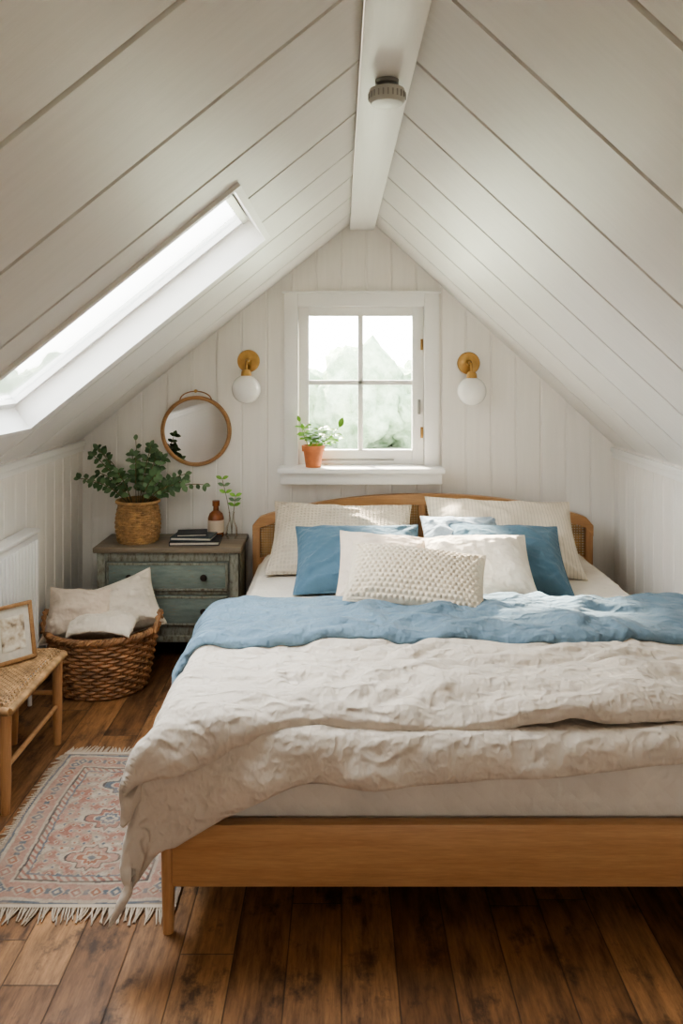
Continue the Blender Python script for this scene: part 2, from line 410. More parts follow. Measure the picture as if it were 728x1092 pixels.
# ------------------------------------------------------------------ bed
bed=empty('bed',(0.43,3.1,0))
BL,BR,BF,BH=-0.47,1.33,2.03,4.16
b=B()
b.box(BL+.03,BR-.03,BF,BF+.035,0.126,0.289,'oak',0.006)
b.done('foot_rail',parent=bed)
for i,x in enumerate((BL+.018,BR-.018)):
    b=B(); b.lathe([(0.0,0),(0.014,0),(0.0175,0.12),(0.019,0.285),(0.014,0.292),(0.0,0.293)],(x,BF+.018,0),'oakz',20); b.done('leg_%d'%(i+1),parent=bed)
b=B(); b.box(BL+.012,BL+.04,BF+.035,BH-.03,0.15,0.285,'oak',.004); b.box(BR-.04,BR-.012,BF+.035,BH-.03,0.15,0.285,'oak',.004)
for i in range(12): yy=BF+.15+i*.165; b.box(BL+.04,BR-.04,yy,yy+.07,0.225,0.24,'oak')
b.done('side_rails',parent=bed)
b=B()
def hz(x):
    t=abs((x-(BL+BR)/2)/((BR-BL)/2)); return 0.785-0.130*t**2.2-0.035*sstep(0.95,1.0,t)
nx=48
def strip(za,zb,ya,yb,x0,x1,k):
    v=[];f=[]
    for i in range(nx+1):
        x=x0+(x1-x0)*i/nx
        v+=[(x,ya,za(x)),(x,yb,za(x)),(x,yb,zb(x)),(x,ya,zb(x))]
    for i in range(nx):
        a=i*4
        for j in range(4): f.append((a+j,a+(j+1)%4,a+4+(j+1)%4,a+4+j))
    f+= [(0,1,2,3),(nx*4+3,nx*4+2,nx*4+1,nx*4)]
    b.add(v,f,k)
strip(lambda x:hz(x)-.055,hz,BH-.02,BH+.025,BL,BR,'oak')
strip(lambda x:0.40,lambda x:0.45,BH-.015,BH+.02,BL+.03,BR-.03,'oak')
for x in (BL,BR-.04): b.box(x,x+.04,BH-.018,BH+.022,0,hz(x+.02)-.02,'oakz',.006)
for x in (BL+.32,(BL+BR)/2-.02,BR-.36): b.box(x,x+.035,BH-.012,BH+.018,.44,hz(x)-.05,'oakz',.004)
x=BL+.05
while x<BR-.05:
    b.box(x,x+.007,BH+.002,BH+.005,.44,hz(x)-.05,'cane'); x+=.0135
z=.455
while z<.725:
    tt=((0.730-z)/0.130); tt=1 if tt>1 else (0 if tt<0 else tt**(1/2.2))
    hw=(BR-BL)/2*tt-.03
    if hw>0.1: b.box((BL+BR)/2-hw,(BL+BR)/2+hw,BH+.005,BH+.008,z,z+.007,'cane')
    z+=.0135
b.done('headboard',parent=bed,angle=35)
b=B(); b.box(-0.425,1.285,2.075,4.125,.245,.46,'matt',0.045,5); b.done('mattress',parent=bed)

# ---- cloth helpers
def nz(x,y,s): return noise.noise(Vector((x,y,s)))
def crease(x,y,s):
    """soft rounded folds of different lengths and directions, 0..~2"""
    h=0.0
    for sc,am,st,ang,wd in ((1.3,1.0,2.6,.10,3.8),(2.4,0.75,2.4,-.35,3.8),(4.6,0.45,2.0,.45,3.4),(8.5,0.20,1.8,-.15,3.0),(8.0,0.16,1.7,1.25,3.0)):
        ca,sa=math.cos(ang),math.sin(ang)
        wx=x+.16*nz(x*2+s,y*2,s+3); wy=y+.16*nz(x*2,y*2-s,s+9)
        rx=(wx*ca-wy*sa)*sc; ry=(wx*sa+wy*ca)*sc*st
        a=nz(rx+s*1.7,ry,s+sc)*wd
        m=sstep(-.30,.35,nz(x*sc*.6+7,y*sc*.6,s+20+sc))
        h+=am*(0.25+0.75*m)*math.exp(-a*a*1.6)
    return h
XMl,XMr,YMf=-0.435,1.295,2.065
def drape(p,q,top,bul,seed,amp,lowamp=0.012,flare=0.25,r=0.04):
    dl=max(0,XMl-p); dr=max(0,p-XMr); df=max(0,YMf-q)
    d=(max(dl,dr)**3+df**3)**(1/3)
    def hor(dd): return bul*(1-math.exp(-dd/r)) if dd>0 else 0
    def ver(dd): return max(0,dd-r*(1-math.exp(-dd/r))*0.8)
    X=clamp(p,XMl,XMr); Yc=max(q,YMf)
    mn=min(max(dl,dr),df)
    X+= (hor(dr)-hor(dl)); Yc-=hor(df)
    c=crease(p,q,seed)*amp+nz(p*1.9,q*1.9,seed)*lowamp+nz(p*4.3,q*4.3,seed+5)*lowamp*.5
    hang=sstep(0.02,0.12,d)
    sgn=-1 if dl>0 else 1
    if max(dl,dr)>0:
        X+=sgn*(flare*mn+ hang*(c*0.7+0.022*math.sin(q*17+3*nz(q*2,0,seed))*sstep(0.0,.25,max(dl,dr))))
    if df>0:
        Yc-=flare*mn+hang*(c*0.7+0.016*(1+math.sin(p*15+4*nz(p*2,1,seed)))*sstep(0,.2,df))
    Z=top-ver(d)+c*(1-hang)
    return Vector((X,Yc,Z))
def cloth(bd,fn,nu,nv,k,th):
    g=[[fn(i/(nu-1),j/(nv-1)) for j in range(nv)] for i in range(nu)]
    v=[];f=[]
    nor=[[None]*nv for _ in range(nu)]
    for i in range(nu):
        for j in range(nv):
            a=g[min(i+1,nu-1)][j]-g[max(i-1,0)][j]; c=g[i][min(j+1,nv-1)]-g[i][max(j-1,0)]
            n_=a.cross(c)
            if n_.length<1e-12: n_=Vector((0,0,1))
            nor[i][j]=n_.normalized()
    s=-1 if nor[nu//2][nv//2].z<0 else 1
    prof=(0.30,0.62,0.85,1.0)
    for sg in (1,-1):
        for i in range(nu):
            for j in range(nv):
                e=min(i,nu-1-i,j,nv-1-j,3); v.append(g[i][j]+nor[i][j]*s*sg*th*prof[e]*.5)
    o=nu*nv
    for i in range(nu-1):
        for j in range(nv-1):
            a=i*nv+j; q=(a,a+nv,a+nv+1,a+1); f.append(q); f.append(tuple(x+o for x in q[::-1]))
    def side(a,c): f.append((a,c,c+o,a+o))
    for j in range(nv-1): side(j,j+1); side((nu-1)*nv+j+1,(nu-1)*nv+j)
    for i in range(nu-1): side((i+1)*nv,i*nv); side(i*nv+nv-1,(i+1)*nv+nv-1)
    bd.add(v,f,k)
b=B()
def fsheet(u,v):
    p=-0.435+u*1.73; q=2.95+v*1.17
    e=min(p+0.435,1.295-p); z=.468-0.05*(1-sstep(0,0.05,e))
    return Vector((p,q,z+0.006*crease(p,q,4)*sstep(0,.05,e)))
cloth(b,fsheet,110,70,'sheet',0.006); b.done('sheet',angle=80,parent=bed)
duvet=empty('duvet',(0.43,2.6,0.47))
def hemdrop(p):
    zh=0.415-0.225*(1-sstep(-0.62,-0.08,p))+0.045*sstep(0.1,1.0,p)+0.012*nz(p*4,0,2)
    return max(0.03,.515-zh)+0.02
def lower(u,v):
    p=-0.435-0.31+u*(1.73+0.31+0.25)
    qf=YMf-hemdrop(p); q=2.95+(qf-2.95)*v
    return drape(p,q,.482+.016*sstep(2.5,2.1,q),0.040,11.0,0.017,0.010,r=.03)
b=B(); cloth(b,lower,260,130,'linen',0.022); b.done('duvet_underside',angle=80,parent=duvet)
def upper_pq(p0,q):
    w=drape(p0,q,.506+.020*sstep(2.6,2.15,q),0.060,23.0,0.030,0.014)
    w.z+=0.018*math.exp(-((q-2.33-.05*nz(p0*2,1,3))/0.035)**2)*(0.6+nz(p0*3,0,7))+0.010*math.exp(-((q-2.17-0.03*math.sin(p0*4))/0.03)**2)
    w.z+=.012*math.exp(-((q-2.5-.06*nz(p0*1.5,4,3))/0.03)**2)
    return w
def upper(u,v):
    p0=-0.435-0.20+u*(1.73+0.20+0.20)
    ed=2.07+0.025*nz(p0*2.3,3,1)+0.02*sstep(0,1.2,p0)-0.12*(1-sstep(-0.55,-0.05,p0))
    q=2.98+(ed-2.98)*v
    w=upper_pq(p0,q)
    w.z-=0.026*sstep(0.95,1.0,v)
    return w
b=B(); cloth(b,upper,340,190,'linen',0.046); b.done('duvet_top',angle=80,parent=duvet)
b=B()
def blue(u,v):
    p=-0.435-0.17+u*(1.73+0.17+0.10)
    if p<-0.2: p-= 0.05*v*sstep(-0.2,-0.6,p)
    far=3.10+0.03*nz(p*2,5,2)-0.03*sstep(0.6,1.3,p)
    near=2.59+0.03*math.sin(p*5.0+1)+0.045*nz(p*3,8,2)+0.05*sstep(0.7,1.3,p)
    q=far+(near-far)*v
    w=drape(p,q,.545,0.095,41.0,0.030,0.012,r=0.05)
    w.z-=0.030*sstep(0.92,1.0,v)**1.5+0.055*sstep(0.10,0.0,v)
    w.z+=0.010*math.sin(v*9+2*nz(p*2,1,4)+p*1.5)*sstep(0,.2,v)*sstep(1,.8,v)
    if q<3.03:
        lim=upper_pq(p,q).z+.040-.06*sstep(2.93,3.03,q)-.010*sstep(.95,1,v)
        k=.012; dz=w.z-lim
        if dz<k: w.z=lim+(0 if dz<-k else (dz+k)**2/(4*k))
    return w
cloth(b,blue,330,100,'blue',0.028); b.done('throw_blanket',angle=80)

# ------------------------------------------------------------------ pillows
def pillow(name,W,H,T,mat,loc,rot,seed=0,cin=0.06,bobble=False,amp=0.013,nu=80,nv=60,sag=0.0):
    b=B()
    def prof(a): return max(0.0,1-abs(a)**2.6)**0.62
    for side in (1,-1):
        v=[];f=[]
        for i in range(nu+1):
            for j in range(nv+1):
                u=-1+2*i/nu; w=-1+2*j/nv
                u=math.sin(u*math.pi/2)*0.35+u*0.65; w=math.sin(w*math.pi/2)*0.35+w*0.65
                x=W/2*u*(1-cin*(1-w*w)); y=H/2*w*(1-cin*(1-u*u))
                h=T/2*prof(u)*prof(w)
                e=clamp(min(1-abs(u),1-abs(w))*5)
                h+= e*(crease(x*2.2+seed,y*2.2,seed)*amp + nz(x*5+seed,y*5,seed)*T*0.10)
                rr=math.hypot(1-abs(u),1-abs(w)); an=math.atan2(1-abs(w),1-abs(u))
                h+=0.005*math.sin(an*9+seed)*sstep(0.0,0.15,rr)*sstep(0.9,0.2,rr)*e
                y-=sag*math.exp(-(u/0.45)**2)*max(0,w)**3
                if bobble and side==1:
                    bx=math.sin(x*math.pi/0.021+ (math.pi/2 if int((y+5)/0.017)%2 else 0)); by=math.sin(y*math.pi/0.017)
                    h+=0.0085*abs(bx)*abs(by)*clamp(min(1-abs(u),1-abs(w))*12)
                v.append(Vector((x,y,side*h)))
        for i in range(nu):
            for j in range(nv):
                a=i*(nv+1)+j; q=(a,a+nv+1,a+nv+2,a+1); f.append(q if side==1 else q[::-1])
        b.add(v,f,mat)
    pts=[]
    for t in range(120):
        a=t/120*4; s=int(a); fr=(a-s)*2-1
        u,w={0:(fr,-1),1:(1,fr),2:(-fr,1),3:(-1,-fr)}[s]
        pts.append((W/2*u*(1-cin*(1-w*w)),H/2*w*(1-cin*(1-u*u))-sag*math.exp(-(u/0.45)**2)*max(0,w)**3,0))
    b.tube(pts,0.0035,mat,6,closed=True)
    ob=b.done(name,merge=0.0004,angle=85,origin=Vector((0,0,0)))
    ob.location=loc; ob.rotation_euler=Euler([math.radians(r) for r in rot],'XYZ')
    return ob
def put(name,xpx0,xpx1,H,T,mat,ybase,zbase,lean,yaw=0,roll=0,**kw):
    yc=ybase+math.cos(math.radians(lean))*H/2; W=(xpx1-xpx0)*yc/F
    X=((xpx0+xpx1)/2-364)*yc/F
    zc=zbase+math.sin(math.radians(lean))*H/2
    ob=pillow(name,W,H,T,mat,(X,yc,zc),(0,0,0),**kw)
    m=Matrix.Rotation(math.radians(yaw),4,'Z')@Matrix.Rotation(math.radians(lean),4,'X')@Matrix.Rotation(math.radians(roll),4,'Z')
    ob.rotation_euler=m.to_euler(); return ob
put('pillow',288,440,0.455,0.17,'waffle',3.66,.485,37,roll=-2,seed=1,sag=0.025)
put('pillow',455,615,0.48,0.17,'tick',3.64,.49,37,roll=-3,seed=2,sag=0.02)
put('cushion',452,535,0.39,0.10,'bluel',3.50,.50,37,seed=12)
put('cushion',314,450,0.39,0.16,'bluep',3.37,.49,35,roll=1,seed=3)
put('cushion',482,602,0.40,0.16,'bluep',3.37,.485,35,roll=-2,seed=4)
put('cushion',360,462,0.37,0.16,'linenp',3.17,.50,37,yaw=6,roll=-8,seed=5)
put('cushion',450,568,0.37,0.17,'linenw',3.14,.50,36,yaw=-3,roll=3,seed=6)
put('lumbar_cushion',370,516,0.26,0.14,'knit',2.90,.575,42,yaw=-4,roll=-6,seed=8,bobble=True,nu=230,nv=110,amp=0.001,cin=0.04)

# ------------------------------------------------------------------ dresser
b=B(); DX0,DX1,DF,DB,DT=-1.225,-0.515,3.92,4.225,0.56
b.box(DX0-.015,DX1+.015,DF-.018,DB,DT-.028,DT,'dtop',.006)
b.box(DX0,DX1,DF+.012,DB-.005,.12,DT-.028,'taupe',.003)
for x in (DX0,DX1-.045):
    b.box(x,x+.045,DF,DF+.045,0,DT-.028,'taupe',.005); b.box(x,x+.045,DB-.05,DB-.005,0,DT-.028,'taupe',.005)
b.box(DX0+.045,DX1-.045,DF+.002,DF+.02,.488,DT-.028,'taupe',.002)
b.box(DX0+.045,DX1-.045,DF+.002,DF+.02,.322,.338,'taupe',.002)
b.box(DX0+.045,DX1-.045,DF+.002,DF+.02,.115,.165,'taupe',.002)
b.box(DX0-.008,DX1+.008,DF-.008,DF+.05,.085,.118,'taupe',.005)
b.box(DX1-.003,DX1+.004,DF+.07,DB-.06,.16,.50,'taupe',.003)
for z0,z1 in ((.343,.483),(.170,.317)):
    b.box(DX0+.052,DX1-.052,DF-.008,DF+.012,z0,z1,'sage',.004)
    b.box(DX0+.052,DX1-.052,DF-.013,DF-.006,z0,z0+.012,'taupe',.003); b.box(DX0+.052,DX1-.052,DF-.013,DF-.006,z1-.012,z1,'taupe',.003)
    b.box(DX0+.052,DX0+.064,DF-.013,DF-.006,z0,z1,'taupe',.003); b.box(DX1-.064,DX1-.052,DF-.013,DF-.006,z0,z1,'taupe',.003)
    for kx in (DX0+.17,DX1-.17):
        b.lathe([(0,.034),(.012,.032),(.017,.022),(.014,.012),(.007,.006),(.007,0)],(kx,DF-.008,(z0+z1)/2),'iron',16,Matrix.Rotation(math.radians(90),4,'X'))
b.done('dresser')

# ------------------------------------------------------------------ wicker things
def weave(b,cx,cy,z0,z1,rfun,rows,stakes,sr,k,ax=1,ay=1,amp=None):
    amp=amp or sr*0.9
    for i in range(rows):
        z=z0+(z1-z0)*(i+.5)/rows; r=rfun((i+.5)/rows); n=stakes*3; pts=[]
        for j in range(n):
            a=2*math.pi*j/n; rr=r+amp*math.cos(stakes*a/2+math.pi*i)
            pts.append((cx+ax*rr*math.cos(a),cy+ay*rr*math.sin(a),z))
        b.tube(pts,sr,k,5,closed=True)
    for j in range(stakes):
        a=2*math.pi*j/stakes
        b.tube([(cx+ax*rfun(t/6)*math.cos(a),cy+ay*rfun(t/6)*math.sin(a),z0+(z1-z0)*t/6) for t in range(7)],sr*.8,k,5)
    b.lathe([(0,z0+.004),(rfun(0)*.98,z0+.004),(rfun(0),z0)],(cx,cy,0),k,40,None,ax,ay)
    b.lathe([(rfun(t/8)-sr*1.3,z0+(z1-z0)*t/8) for t in range(9)],(cx,cy,0),k,40,None,ax,ay)
def rope_ring(b,cx,cy,z,r,sr,k,ax=1,ay=1,tw=24):
    for ph in (0,2.09,4.19):
        pts=[]
        for j in range(tw*8):
            a=2*math.pi*j/(tw*8); q=tw*a+ph
            rr=r+sr*.8*math.cos(q); pts.append((cx+ax*rr*math.cos(a),cy+ay*rr*math.sin(a),z+sr*.8*math.sin(q)))
        b.tube(pts,sr*.75,k,5,closed=True)
b=B(); bx,by=-1.095,3.60
rf=lambda t:0.185+0.055*t**0.8
weave(b,bx,by,0.004,0.265,rf,17,40,0.0078,'basket',1.02,0.92)
rope_ring(b,bx,by,.272,.242,.011,'basket',1.02,.92,30)
for sgn in (1,-1):
    for ph in (0,3.14):
        pts=[]
        for i in range(41):
            t=i/40; a=(t-.5)*0.62+(0 if sgn==1 else math.pi); q=t*22+ph
            rr=.245+.006*math.cos(q); pts.append((bx+1.02*rr*math.cos(a)+sgn*0.012,by+.92*rr*math.sin(a),.265+.075*math.sin(math.pi*t)+.006*math.sin(q)))
        b.tube(pts,.007,'basket',6)
b.done('wicker_basket')
def rotm(yaw,lean,roll): return (Matrix.Rotation(math.radians(yaw),4,'Z')@Matrix.Rotation(math.radians(lean),4,'X')@Matrix.Rotation(math.radians(roll),4,'Z')).to_euler()
o=pillow('basket_cushion',.38,.28,.19,'linenw',(0,0,0),(0,0,0),seed=21,amp=.022,cin=.10); o.location=(-1.045,3.67,.325); o.rotation_euler=rotm(6,58,20)
o=pillow('basket_cushion',.33,.27,.18,'linenp',(0,0,0),(0,0,0),seed=22,amp=.022,cin=.10); o.location=(-1.19,3.60,.315); o.rotation_euler=rotm(12,50,-6)
b=B()
def bl(u,v):
    a=(u-.5)*2.2; x=-1.06+.155*math.sin(a); y=3.52+0.115*(v-.5)*2
    z=.250+.085*math.cos(a)*math.cos((v-.5)*2.4)+.040*crease(x*2.4,y*2.4,6)*.6
    return Vector((x,y,z))
cloth(b,bl,60,50,'linenw',0.026); b.done('folded_blanket',angle=80)

# planter
b=B(); px,py=-1.05,4.05
rp=lambda t:0.096+0.014*math.sin(math.pi*min(1,t*1.05))-0.004*t
weave(b,px,py,DT+.002,DT+.205,rp,18,30,0.0060,'seagrass',amp=.0045); rope_ring(b,px,py,DT+.208,.106,.006,'seagrass',1,1,26)
b.lathe([(0,DT+.18),(.096,DT+.18)],(px,py,0),'soil',24)
random.seed(4)
YM=4.15
for s in range(24):
    a=2*math.pi*s/24*2.4+random.uniform(-.3,.3); rad=random.uniform(.15,1.0)
    L=random.uniform(.20,.35)
    out=Vector((math.cos(a)*1.1+.10,math.sin(a)*.40,0)); p=Vector((px+.04*math.cos(a),py+.04*math.sin(a),DT+.18))
    pts=[p.copy()]; d=(Vector((0,0,1))*(1.3-.6*rad)+out*rad*.65).normalized(); n=9
    for i in range(n):
        d=(d+out*.075*rad-Vector((0,0,.10*rad))*(i/n)*1.6).normalized(); p=p+d*L/n
        p.y=min(p.y,YM-.05); pts.append(p.copy())
        if i>=2:
            for q in (1,-1):
                if random.random()<.22: continue
                sd=d.cross(Vector((0,-1,.2)))
                if sd.length<.01: sd=Vector((1,0,0))
                sd.normalize(); ld=(sd*q+d*.4+Vector((0,random.uniform(-.6,.1),random.uniform(-.3,.4)))).normalized()
                b.leaf(p,ld,Vector((random.uniform(-.5,.5),-1,.9)).normalized(),random.uniform(.028,.044),random.uniform(.022,.033),random.choice(['leafd','leafd','leafd2']))
    b.leaf(p,d,Vector((0,-1,.6)),.035,.024,'leafd2'); b.tube(pts,.0020,'stem',5)
b.done('potted_plant',angle=60)
b=B()
def book(x0,x1,y0,y1,z,h,k,rot):
    c=Vector(((x0+x1)/2,(y0+y1)/2,0)); m=Matrix.Translation(c)@Matrix.Rotation(math.radians(rot),4,'Z')@Matrix.Translation(-c)
    b.box(x0,x1,y0,y1,z,z+.004,k,.001,1,m); b.box(x0,x1,y0,y1,z+h-.004,z+h,k,.001,1,m)
    b.box(x0,x0+.004,y0,y1,z,z+h,k,.001,1,m); b.box(x0+.003,x1-.005,y0+.005,y1-.005,z+.004,z+h-.004,'paper',0,1,m)
book(-.87,-.62,3.94,4.10,DT+.001,.020,'darkbook',3); book(-.86,-.65,3.95,4.09,DT+.022,.018,'bluebook',-5); book(-.84,-.69,3.96,4.08,DT+.041,.014,'darkbook',8)
b.done('book_stack')
b=B(); c=(-.665,4.155,DT+.001)
b.lathe([(0,0),(.038,0),(.042,.006),(.042,.100),(.034,.122),(.015,.138),(.014,.16),(.019,.162),(.019,.190),(0,.191)],c,'amber',28)
b.lathe([(.0428,.025),(.0428,.090)],c,'label',28); b.done('amber_bottle')
b=B(); c=Vector((-.575,4.11,DT+.001))
b.lathe([(0,0),(.026,0),(.032,.02),(.030,.06),(.016,.09),(.014,.13),(.018,.14)],c,'glass',24)
for (dx,dz,k) in ((-.05,.29,0),(.02,.20,1)):
    pts=[c+Vector((dx*(t/8)**1.5,0,.02+dz*t/8)) for t in range(9)]; b.tube(pts,.0018,'stem',5)
    for t in range(6,9):
        for q in (1,-1): b.leaf(pts[t],Vector((q,-.2,.6)),Vector((0,-1,.6)),.036,.02,'leafd2' if t%2 else 'leafb')
b.done('bud_vase')

# ------------------------------------------------------------------ mirror
b=B(); rot=Matrix.Rotation(math.radians(90),4,'X'); c=(-.785,4.235,1.112)
b.lathe([(.168,-.012),(.170,.010),(.176,.018),(.186,.018),(.190,.010),(.190,-.012)],c,'frame',64,rot)
b.lathe([(0,.004),(.170,.004)],c,'mirror',64,rot); b.lathe([(0,-.010),(.188,-.010)],c,'frame',64,rot)
pts=[(c[0]+.085*math.cos(a),c[1]-.012,c[2]+.165+.050*math.sin(a)) for a in [math.pi*i/24 for i in range(25)]]
b.tube(pts,.0035,'leather',6); b.lathe([(0,.02),(.009,.018),(.009,0)],(c[0],4.235,c[2]+.216),'brass',14,rot)
b.done('round_mirror')

# ------------------------------------------------------------------ sconces
def sconce(x,z):
    b=B(); rot=Matrix.Rotation(math.radians(90),4,'X')
    b.lathe([(0,.022),(.030,.022),(.040,.016),(.058,.014),(.061,.008),(.061,0)],(x,YB,z),'brass',36,rot)
    b.lathe([(0,.034),(.014,.032),(.018,.022)],(x,YB,z),'brass',20,rot)
    b.tube([(x,YB-.02,z),(x,YB-.06,z+.004),(x,YB-.095,z-.004),(x,YB-.108,z-.03),(x,YB-.108,z-.06)],.008,'brass',10)
    b.lathe([(0,.0),(.018,.0),(.026,-.012),(.030,-.04),(.027,-.042)],(x,YB-.108,z-.045),'brass',28)
    R=.076; b.lathe([(R*math.sin(math.pi*i/24),R*math.cos(math.pi*i/24)) for i in range(25)],(x,YB-.108,z-.148),'globe',40)
    b.done('wall_sconce')
sconce(-.503,1.49); sconce(.688,1.478)

# ------------------------------------------------------------------ sill pot
b=B(); c=(-.15,4.168,WZ0+.002)
b.lathe([(0,0),(.040,0),(.052,.085),(.060,.085),(.062,.115),(.056,.116),(.053,.10),(0,.098)],c,'terra',32)
b.lathe([(0,.1),(.054,.1)],c,'soil',20)
random.seed(11)
for s in range(22):
    a=random.uniform(0,6.28); rad=random.uniform(.2,1); p=Vector(c)+Vector((.02*math.cos(a),.015*math.sin(a),.1))
    d=Vector((math.cos(a)*rad+.35,math.sin(a)*.3*rad,.8)).normalized(); L=random.uniform(.05,.14); pts=[]
    for i in range(6): pts.append(p+d*L*i/5+Vector((.02,0,-.01))*(i/5)**2)
    b.tube(pts,.0016,'leafb',5)
    for i in (3,5):
        for q in (1,-1): b.leaf(pts[i],Vector((q*.8+d.x*.5,-.5,random.uniform(.0,.6))),Vector((0,-.5,1)),random.uniform(.03,.045),.026,'leafb')
pts=[Vector(c)+Vector((-.01-.06*t,0,.1+.16*t-.02*t*t)) for t in [i/6 for i in range(7)]]; b.tube(pts,.0015,'leafb',5)
for i in (4,6): b.leaf(pts[i],Vector((-.3,-.4,.8)),Vector((0,-1,.3)),.035,.02,'leafb')
b.tube([Vector(c)+Vector((.06+.08*t,0,.1+.12*t)) for t in (0,.5,1)],.0015,'leafb',5)
b.leaf(Vector(c)+Vector((.14,0,.21)),Vector((.3,-.3,1)),Vector((0,-1,.2)),.055,.032,'leafb')
b.done('sill_plant',angle=60)

# ------------------------------------------------------------------ radiator
b=B(); ry0,ry1,rx=2.35,3.42,XL+.006
b.box(rx+.02,rx+.075,ry0,ry1,.11,.745,'metalw',.008)
y=ry0+.03
while y<ry1-.03:
    b.box(rx+.070,rx+.084,y,y+.022,.14,.715,'metalw',.005); y+=.0335
b.box(rx+.015,rx+.084,ry0-.004,ry1+.004,.745,.762,'metalw',.004)
for y in (ry0+.1,ry1-.1): b.box(rx,rx+.03,y,y+.03,.1,.7,'metalw',.003)
b.tube([(rx+.05,ry1-.03,.17),(rx+.05,ry1-.03,.0)],.009,'metalw',10)
b.tube([(rx+.05,ry0+.03,.17),(rx+.05,ry0+.03,.0)],.009,'metalw',10)
b.done('radiator')

# ------------------------------------------------------------------ cane bench
b=B(); sx0,sx1,sy0_,sy1_,sz=-1.295,-1.085,2.56,3.07,.372
for x,y in ((sx0+.02,sy0_+.02),(sx1-.02,sy0_+.02),(sx0+.02,sy1_-.02),(sx1-.02,sy1_-.02)):
    b.lathe([(0,0),(.014,0),(.018,.10),(.019,.34),(.015,.355),(0,.356)],(x,y,0),'oakz',18)
for (a,c) in (((sx0+.02,sy0_+.02),(sx1-.02,sy0_+.02)),((sx0+.02,sy1_-.02),(sx1-.02,sy1_-.02)),((sx0+.02,sy0_+.02),(sx0+.02,sy1_-.02)),((sx1-.02,sy0_+.02),(sx1-.02,sy1_-.02))):
    b.tube([(a[0],a[1],.345),(c[0],c[1],.345)],.014,'oak',10)
    zz=.15 if a[0]==c[0] else .20
    b.tube([(a[0],a[1],zz),(c[0],c[1],zz)],.009,'oak',10)
def seatz(x,y):
    e=min(x-sx0,sx1-x,y-sy0_,sy1_-y); return sz-.022*(1-sstep(0,.03,e))-.006*sstep(.03,.11,e)
nxs,nys=20,44
for i in range(nxs):
    x=sx0+.006+(sx1-sx0-.012)*i/(nxs-1)
    b.tube([(x,sy0_+(sy1_-sy0_)*j/(nys*2),seatz(x,sy0_+(sy1_-sy0_)*j/(nys*2))+.0026*(1 if ((j//2+i)%2) else -1)) for j in range(nys*2+1)],.0050,'caneb',5,flat=.35)
for j in range(nys):
    y=sy0_+.006+(sy1_-sy0_-.012)*j/(nys-1)
    b.tube([(sx0+(sx1-sx0)*i/(nxs*2),y,seatz(sx0+(sx1-sx0)*i/(nxs*2),y)+.0026*(-1 if ((i//2+j)%2) else 1)) for i in range(nxs*2+1)],.0050,'caneb',5,flat=.35)
for (a,c) in (((sx0,sy0_),(sx1,sy0_)),((sx0,sy1_),(sx1,sy1_)),((sx0,sy0_),(sx0,sy1_)),((sx1,sy0_),(sx1,sy1_))):
    A=Vector((a[0],a[1],sz-.028)); C=Vector((c[0],c[1],sz-.028)); n=int((C-A).length/.011)
    b.tube([A.lerp(C,t/(n*2)) for t in range(n*2+1)],[.013+.0022*(t%2) for t in range(n*2+1)],'caneb',8)
b.done('cane_bench',angle=50)
b=B()
m=Matrix.Translation(Vector((-1.205,2.90,sz+.003)))@Matrix.Rotation(math.radians(48),4,'Z')@Matrix.Rotation(math.radians(-12),4,'X')
W2,H2=.080,.21
for q in ((-W2,-W2+.014,0,H2),(W2-.014,W2,0,H2),(-W2,W2,0,.014),(-W2,W2,H2-.014,H2)):
    b.box(q[0],q[1],-.009,.009,q[2],q[3],'frame',.003,2,m)
b.box(-W2+.01,W2-.01,0,.006,.01,H2-.01,'paper',0,1,m); b.box(-W2+.035,W2-.035,-.002,0,.045,H2-.045,'print',0,1,m)
b.box(-.02,.02,.006,.012,.0,.15,'frame',0.001,1,m)
b.done('picture_frame')

# ------------------------------------------------------------------ rug
RX0,RX1,RY0,RY1=-1.045,-0.45,2.13,2.96
nu,nv=200,260
cream=(.48,.395,.305); rose=(.33,.135,.10); pink=(.42,.24,.18); slate=(.12,.14,.165); terra=(.33,.125,.07); dark=(.08,.065,.06); sand=(.37,.285,.215)
def rugcol(u,v):
    W=RX1-RX0; H=RY1-RY0
    x=u*W; y=v*H
    x+=.004*nz(x*30,y*30,1); y+=.004*nz(x*30,y*30,5)
    e=min(x,W-x,y,H-y)
    if e<.012: return sand
    if e<.020: return slate
    if e<.032: return cream
    if e<.095:
        al=(y if min(x,W-x)<min(y,H-y) else x); d=e-.063
        t=(al/.055)%1.0-.5; dd=abs(t)*.055+abs(d)
        k=int(al/.055)
        if dd<.008: return cream
        if dd<.018: return (terra,slate,rose)[k%3]
        if dd<.023: return cream
        if abs(abs(t)-.5)<.12 and abs(d)<.01: return slate
        return pink
    if e<.103: return cream
    if e<.110: return dark
    if e<.128:
        al=x+y; return rose if int(al/.012)%2 else cream
    if e<.134: return slate
    cx=abs(x-W/2); cy=abs(((y-H/2+.10)%.20)-.10); ky=int((y-H/2+.10+2.0)//.20)
    dd=(cx*.9+cy*1.15)
    ang=.012*math.sin(math.atan2(cy,cx+1e-5)*8)
    if dd<.014: return slate
    if dd<.026+ang*.4: return cream
    if dd<.042+ang*.6: return (terra,slate,rose)[ky%3]
    if dd<.050+ang*.6: return cream
    if dd<.070+ang: return (pink,rose,slate)[ky%3]
    if dd<.077+ang: return dark
    if dd<.092+ang: return cream
    gx=((x-W/2)/.030)%1-.5; gy=((y)/.030)%1-.5; g=abs(gx)+abs(gy)
    if g<.20: return slate if (int(x/.030)+int(y/.030))%2 else terra
    if g<.34: return cream
    n=nz(x*26,y*26,9)
    if n>.22: return rose
    if n<-.28: return cream
    return pink if n>-.05 else sand
b=B(); v=[];f=[];cols=[]
